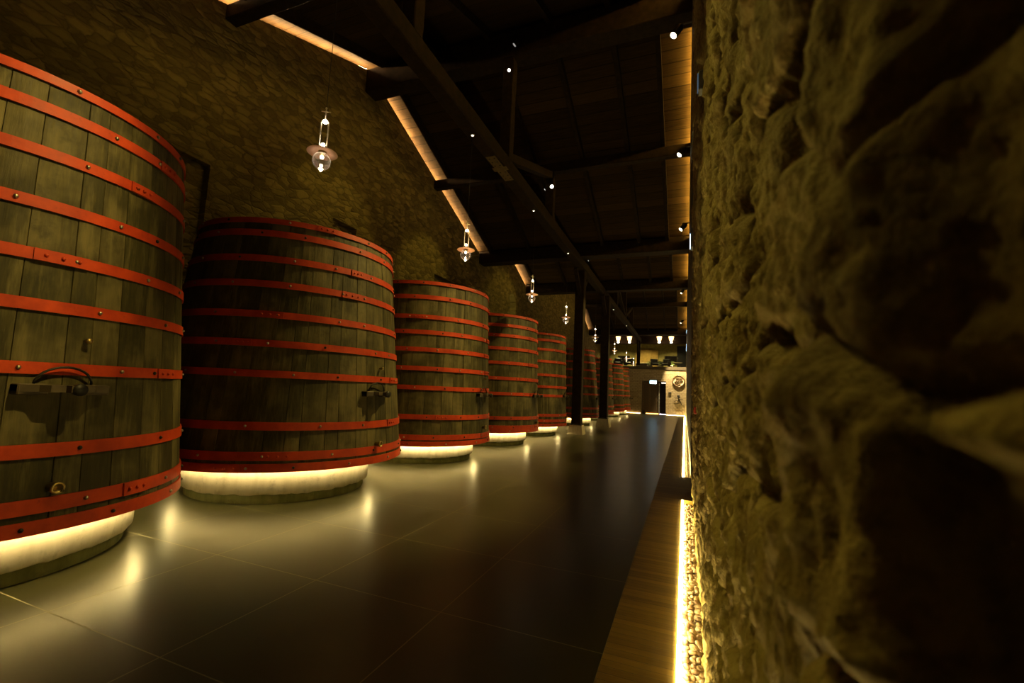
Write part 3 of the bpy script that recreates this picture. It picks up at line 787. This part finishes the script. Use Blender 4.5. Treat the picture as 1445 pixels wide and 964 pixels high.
# ------------------------------------------------------------------ end wall, doors, decoration
b=MB(); Y0,Y1=YF,YF+.5; dx0,dx1,dz=-3.85,-1.65,3.08
b.box((WL,Y0,-.12),(dx0,Y1,GZ)); b.box((dx1,Y0,-.12),(WR,Y1,GZ)); b.box((dx0,Y0,dz),(dx1,Y1,GZ))
BRICK=m_concrete('end_wall_stone',(.30,.22,.12),(.44,.34,.20))
def m_endwall():
    t=NT('end_wall_blocks'); tc=t.coord('Object',(1,1,1)); mp=t.n('ShaderNodeMapping'); t.l(tc,mp.inputs[0]); mp.inputs[2].default_value=(PI/2,0,0)
    br=t.n('ShaderNodeTexBrick'); t.l(mp.outputs[0],br.inputs[0]); br.inputs['Scale'].default_value=1.6; br.inputs['Color1'].default_value=(.36,.27,.15,1); br.inputs['Color2'].default_value=(.46,.36,.21,1); br.inputs['Mortar'].default_value=(.17,.12,.065,1); br.inputs['Mortar Size'].default_value=.018
    n=t.noise(tc,6,5,.65); c=t.mix(t.rng(n,.35,.7,0,.45),br.outputs['Color'],(.24,.17,.09))
    return t.done(t.bsdf(c,.8,normal=t.bump(t.math('ADD',br.outputs['Fac'],n),.5,.03),spec=.25))
EW=m_endwall()
tag(b.build('wall_far',EW),kind='structure',label='pale block wall at the far end below the gallery',cat='wall')
b=MB(); b.box((dx0-.3,Y1,-.12),(dx0,Y1+2.4,3.4)); b.box((dx1,Y1,-.12),(dx1+.3,Y1+2.4,3.4)); b.box((dx0-.3,Y1+2.4,-.12),(dx1+.3,Y1+2.5,3.4)); b.box((dx0-.3,Y1,dz+.02),(dx1+.3,Y1+2.4,3.5))
tag(b.build('wall_lobby',PLASTER),kind='structure',label='dim lobby behind the far doorway',cat='wall')
DOORW=simple('door_oak',(.10,.062,.028),.5,0,.3,6)
e=empty('door_1',(-3.1,Y0+.42,0),'wide dark wooden door leaf set back in the far doorway','door'); e['kind']='structure'
b=MB(); b.bevbox((-.72,0,.06),(.80,.06,3.0),.01); b.build('panel',DOORW,e)
b=MB(); b.bevbox((.70,-.05,1.2),(.74,-.01,1.7),.006); b.build('handle',STEEL,e)
b=MB(); b.box((-.55,-.012,.3),(-.1,.0,2.75)); b.box((.1,-.012,.3),(.6,.0,2.75)); b.build('inset_board',simple('door_inset',(.075,.045,.02),.5),e)
b=MB(); b.box((-2.29,Y0+.30,.02),(-2.23,Y0+.50,2.9)); tag(b.build('glass_door_edge',simple('pale_aluminium',(.6,.56,.5),.3,.6)),'pale upright edge of the glass leaf beside the dark opening','door edge')
b=MB(); b.box((-3.55,Y0+.36,.0),(-2.32,Y0+.40,.05)); tag(b.build('threshold_light',emis('amber_strip',(1,.45,.10),9)),'amber strip light under the wooden door leaf','strip light')
b=MB(); b.box((-2.2,Y0+.2,.0),(-1.66,Y0+.3,.05)); tag(b.build('threshold_light',emis('cool_strip',(.95,.85,1.0),5)),'pale strip light under the dark door opening','strip light')
b=MB(); b.box((-2.05,Y0+.25,2.90),(-1.66,Y0+.35,2.98)); tag(b.build('lintel_light',emis('pale_lintel',(1,.85,.7),3)),'pale short light at the top of the dark door opening','strip light')
b=MB(); b.box((-5.6,Y0-.06,.0),(-3.9,Y0-.02,.035)); tag(b.build('wall_foot_light',emis('foot_strip',(1,.62,.22),16)),'strip light at the wall foot left of the far doorway','strip light')
b=MB(); b.box((-1.6,Y0-.30,.0),(-.06,Y0-.26,.035)); tag(b.build('wall_foot_light',emis('foot_strip_b',(1,.72,.32),16)),'strip light at the wall foot right of the far doorway','strip light')
b=MB(); b.bevbox((-3.72,Y0-.35,0),(-3.4,Y0-.05,.32),.02); tag(b.build('low_stool',DARKOAK),'small dark block standing on the floor left of the far door','stool')
# exit sign
e=empty('exit_sign',(-2.78,Y0-.03,2.98),'glowing pale blue exit sign over the far door','exit sign')
b=MB(); b.bevbox((-.32,-.05,-.17),(.32,.02,.17),.012); b.build('housing',simple('sign_housing',(.3,.3,.3),.5),e)
b=MB(); b.box((-.30,-.06,-.15),(.30,-.05,.15)); b.build('lit_panel',emis('exit_glow',(.52,.86,1.0),7),e)
# round emblem and vine sculpture
e=empty('round_emblem',(-.55,Y0-.01,3.16),'round pale emblem with curling relief on the far end wall','emblem')
EMB=simple('emblem_cream',(.66,.56,.40),.5); EMD=simple('emblem_bronze',(.16,.09,.035),.45)
b=MB(); b.lathe([(0,-.03),(.46,-.03),(.50,-.05),(.50,0),(0,0)],48,axis='y'); b.build('disc',EMB,e)
b=MB(); b.tube([(.50*math.cos(2*PI*k/48),-.05,.50*math.sin(2*PI*k/48)) for k in range(48)],.04,8,closed=True); b.build('rim',EMD,e)
b=MB()
def curl(cx,cz,r0,r1,a0,a1,n=18): return [(cx+(r0+(r1-r0)*k/n)*math.cos(a0+(a1-a0)*k/n),-.06,cz+(r0+(r1-r0)*k/n)*math.sin(a0+(a1-a0)*k/n)) for k in range(n+1)]
b.tube(curl(-.13,.14,.26,.05,-2.2,3.2),.035,8); b.tube(curl(.15,.12,.24,.04,3.6,-1.8),.032,8); b.tube(curl(.02,-.17,.30,.06,2.5,7.4),.03,8); b.tube([(-.35,-.06,-.1),(-.1,-.06,.02),(.12,-.06,-.06),(.36,-.06,.08)],.03,8)
b.build('relief',EMD,e)
e=empty('vine_sculpture',(-.55,Y0,1.0),'dark metal vine sculpture fixed low on the far end wall','sculpture')
b=MB(); b.tube([(.28,-.08,0),(.2,-.1,.22),(.05,-.1,.42),(-.02,-.1,.62),(.06,-.1,.8)],[.035,.04,.045,.04,.03],8); b.build('stem',IRON,e)
b=MB(); b.ball((0,-.12,.78),.13,12,8,0,(1,.6,.8)); b.ball((.1,-.12,.66),.08,10,6); b.build('knot',IRON,e)
for pts in ([(-.02,-.1,.62),(-.25,-.1,.6),(-.42,-.1,.66)],[(.05,-.1,.42),(-.2,-.1,.36),(-.4,-.1,.22)],[(.2,-.1,.22),(-.05,-.1,.12),(-.3,-.1,.04)],[(.05,-.1,.45),(.28,-.1,.5),(.42,-.1,.42)]):
    b=MB(); b.tube(pts,[.028,.022,.012],7); b.build('branch',IRON,e)
b=MB(); b.bevbox((-1.42,Y0-.08,2.02),(-1.16,Y0,2.12),.01); tag(b.build('wall_box',BLACK),'small dark box on the end wall between doorway and emblem','wall box')
# wall washer over the emblem
e=empty('picture_spotlight',(-.9,Y0-1.0,6.85),'small spotlight washing the emblem on the end wall','spotlight')
q=Vector((.35,.9,-3.2)).normalized()
b=MB(); b.lathe([(0,-.1),(.05,-.1),(.055,.05),(0,.05)],18); o=b.build('lamp_head',BLACK,e); o.rotation_mode='QUATERNION'; o.rotation_quaternion=q.to_track_quat('Z','Y')
b=MB(); b.bar((0,0,0),(0,.3,.3),.02); b.build('bracket',BLACK,e)
l=lamp('wash_beam','SPOT',q*.08,6500,(1.0,.80,.42),e,spot_size=math.radians(50),spot_blend=.6,shadow_soft_size=.03); l.rotation_mode='QUATERNION'; l.rotation_quaternion=q.to_track_quat('-Z','Y')

# gallery
b=MB(); b.box((WL,Y0-.05,GZ-.28),(WR,YB,GZ)); tag(b.build('floor_gallery',DARKOAK),kind='structure',label='gallery floor slab above the end wall',cat='floor')
b=MB(); b.box((WL,YB,GZ-.3),(WR,YB+.2,8.4)); tag(b.build('wall_gallery',simple('gallery_olive_wall',(.34,.29,.10),.8,0,.25,5)),kind='structure',label='olive wall at the back of the gallery',cat='wall')
def gp(x0,x1,z0,z1,y=YB): return (x0,y-.05,z0),(x1,y,z1)
e=empty('sliding_cupboard',(-3.45,YB-.12,GZ),'ochre panelled cupboard at the back of the gallery beside the post','cupboard')
OCH=simple('ochre_wood',(.46,.30,.08),.5,0,.2,4)
for k in range(3):
    b=MB(); b.bevbox((-.9+k*.6,-.05,.0),(-.31+k*.6,.05,1.95),.015); b.build('door',OCH,e)
b=MB(); b.bevbox((-1.35,-.04,0),(-1.15,.05,1.95),.01); b.build('side_board',OCH,e)
for nm,x0,x1,z0,z1 in (('dark window in the gallery wall left of the post',-6.6,-5.35,GZ+.5,GZ+1.3),('dark window in the gallery wall right of the cupboard',-1.95,-.72,GZ+.45,GZ+1.35)):
    e=empty('window_1' if 'left' in nm else 'window_2',((x0+x1)/2,YB,z0),nm,'window'); e['kind']='structure'; w=(x1-x0)/2
    b=MB(); b.box((-w,-.05,0),(-w+.06,0,z1-z0)); b.box((w-.06,-.05,0),(w,0,z1-z0)); b.box((-w,-.05,0),(w,0,.06)); b.box((-w,-.05,z1-z0-.06),(w,0,z1-z0)); b.build('frame',DARKOAK,e)
    b=MB(); b.box((-w+.05,-.03,.05),(w-.05,-.01,z1-z0-.05)); b.build('pane',simple('dark_pane',(.012,.01,.008),.15),e)
e=empty('door_2',(-.33,YB,GZ),'dark tall door at the right end of the gallery','door'); e['kind']='structure'
b=MB(); b.bevbox((-.42,-.06,0),(.42,-.0,2.35),.01); b.build('panel',BLACK,e); b=MB(); b.bar((-.34,-.1,1.0),(-.34,-.1,1.2),.03); b.build('handle',STEEL,e)
# gallery lamps
LIGHT_CONE=emis('light_cone_glow',(1,.60,.22),4.5)  # cone of uplight thrown on the beam, built as a glowing mesh
for k,x in enumerate((-5.95,-4.9,-2.22,-1.18)):
    e=empty('gallery_lamp',(x,42.9,6.55),['leftmost uplight and its cone of light over the gallery','uplight and its cone of light over the gallery just left of its post','uplight and its cone of light over the gallery right of the post','rightmost uplight and its cone of light over the gallery'][k],'lamp','uplights with modelled cones of light over the gallery')
    b=MB(); b.lathe([(.07,.16),(.16,.28),(.23,.62),(.22,.62),(.15,.28),(.06,.16)],24); o=b.build('light_cone',LIGHT_CONE,e); o['label']='amber cone of light on the beam, built as a glowing shape'
    b=MB(); b.ball((0,0,.09),.10,14,8,0,(1,1,.85)); b.build('bulb',BULB,e)
    b=MB(); b.tube([(0,0,.6),(0,0,7.7-6.55)],.012,6); b.build('stem',BLACK,e)
# gallery furniture
CH=simple('black_leather',(.015,.014,.012),.35)
def armchair(x,y,rz,label):
    e=empty('armchair',(x,y,GZ),label,'armchair','dark armchairs on the gallery'); e.rotation_euler.z=rz
    b=MB(); b.bevbox((-.35,-.32,.22),(.35,.35,.42),.04); b.build('seat',CH,e)
    b=MB(); b.bevbox((-.35,.24,.30),(.35,.38,.85),.04); b.build('backrest',CH,e)
    for s_ in (-1,1):
        b=MB(); b.bevbox((s_*.38-.06,-.32,.12),(s_*.38+.06,.36,.60),.03); b.build('armrest',CH,e)
    for sx in (-1,1):
        for sy in (-1,1):
            b=MB(); b.lathe([(0,0),(.02,0),(.025,.24),(0,.24)],8,(sx*.32,sy*.28,0)); b.build('leg',STEEL,e)
armchair(-2.75,45.3,.3,'black armchair on the gallery below the right end of the ochre cupboard'); armchair(-1.75,45.4,-.3,'black armchair on the gallery in front of the right dark window')
armchair(-6.2,44.8,.2,'black armchair at the left of the gallery'); armchair(-5.1,44.8,-.25,'black armchair on the gallery just left of the post')
e=empty('side_counter',(-3.75,46.2,GZ),'low counter with a pale lit top beside the gallery post','counter')
b=MB(); b.bevbox((-.85,-.2,0),(.75,.2,.42),.015); b.build('body',DARKOAK,e)
b=MB(); b.bevbox((-.88,-.23,.42),(.78,.23,.50),.015); b.build('top',simple('pale_counter',(.75,.66,.42),.4),e)
e=empty('side_table',(-.75,46.5,GZ),'thin topped side table at the right of the gallery','table')
b=MB(); b.bevbox((-.5,-.25,.56),(.5,.25,.60),.01); b.build('tabletop',simple('table_beige',(.6,.5,.32),.4),e)
for sx in (-1,1):
    for sy in (-1,1):
        b=MB(); b.box((sx*.45-.02,sy*.2-.02,0),(sx*.45+.02,sy*.2+.02,.56)); b.build('leg',IRON,e)
LEAF=simple('plant_leaf',(.20,.30,.06),.5)
def plant(x,y,label,h=.55):
    e=empty('potted_plant',(x,y,GZ),label,'plant','potted plants on the gallery')
    b=MB(); b.lathe([(0,0),(.09,0),(.12,.2),(.10,.2),(.10,.17),(0,.17)],16); b.build('pot',STONEB,e)
    b=MB(); r_=random.Random(int(x*100))
    for k in range(14):
        a=r_.uniform(0,6.28); l_=r_.uniform(.15,.3); z=r_.uniform(.18,h); c,s_=math.cos(a),math.sin(a); 
        b.add([(0,0,z-.1),(c*l_*.5-s_*.05,s_*l_*.5+c*.05,z+.02),(c*l_,s_*l_,z),(c*l_*.5+s_*.05,s_*l_*.5-c*.05,z+.02),(c*l_*.5,s_*l_*.5,z+.035)],[(0,3,4),(0,4,1),(1,4,2),(4,3,2)])
    b.build('foliage',LEAF,e)
plant(-3.3,44.5,'small leafy pot plant by the counter on the gallery'); plant(-2.25,44.4,'small leafy pot plant between the two right armchairs'); plant(-1.15,44.4,'small leafy pot plant at the foot of the side table'); plant(-6.95,44.6,'leafy pot plant at the left end of the gallery seats',.7)
# gallery light: recessed ceiling lamps that light the back wall
for k,x in enumerate((-6,-3.6,-1.2)):
    e=empty('recessed_downlight',(x,45.6,7.72),['left recessed downlight in the gallery ceiling','middle recessed downlight in the gallery ceiling','right recessed downlight in the gallery ceiling'][k],'downlight','recessed gallery downlights')
    b=MB(); b.lathe([(.06,.02),(.08,.02),(.08,-.01),(.06,-.01)],20,close=True); b.build('trim_ring',STEEL,e)
    lamp('down_beam','SPOT',(0,0,-.03),480,(1.0,.80,.30),e,spot_size=math.radians(110),spot_blend=.6,shadow_soft_size=.05)
# up-light standing in the arched niche
e=empty('niche_uplight',(WL-.28,20.8,4.2),'small uplight inside the arched window niche','uplight')
b=MB(); b.lathe([(0,0),(.05,0),(.05,.06),(.04,.06),(.035,.04),(0,.04)],16); b.build('body',BLACK,e)
lamp('niche_beam','SPOT',(0,0,.07),55,(1.0,.85,.25),e,spot_size=math.radians(120),spot_blend=.6,shadow_soft_size=.03).rotation_euler=(PI,0,0)

# ------------------------------------------------------------------ camera, world, view
cam=bpy.data.cameras.new('camera'); co=bpy.data.objects.new('camera',cam); col.objects.link(co)
f=626.612; yaw,pitch,roll=.37393611,.10836246,.04603048
fw=Vector((-math.sin(yaw)*math.cos(pitch),math.cos(yaw)*math.cos(pitch),math.sin(pitch))); rt=Vector((math.cos(yaw),math.sin(yaw),0)); up=rt.cross(fw)
r2=rt*math.cos(roll)+up*math.sin(roll); u2=up*math.cos(roll)-rt*math.sin(roll)
mw=Matrix(((r2.x,u2.x,-fw.x,0),(r2.y,u2.y,-fw.y,0),(r2.z,u2.z,-fw.z,1.65),(0,0,0,1))); co.matrix_world=mw
cam.sensor_width=36; cam.lens=f/1445*36; cam.clip_start=.02; cam.clip_end=200
cam.dof.use_dof=True; cam.dof.focus_distance=5.5; cam.dof.aperture_fstop=3.2
sc.camera=co
w=bpy.data.worlds.new('world'); sc.world=w; w.use_nodes=True; w.node_tree.nodes['Background'].inputs[0].default_value=(0,0,0,1); w.node_tree.nodes['Background'].inputs[1].default_value=0
sc.view_settings.view_transform='Standard'; sc.view_settings.look='None'; sc.view_settings.gamma=1; sc.view_settings.use_curve_mapping=False; sc.view_settings.exposure=0
sc.cycles.use_denoising=True
sc.cycles.sample_clamp_indirect=6
sc.cycles.caustics_reflective=False; sc.cycles.caustics_refractive=False
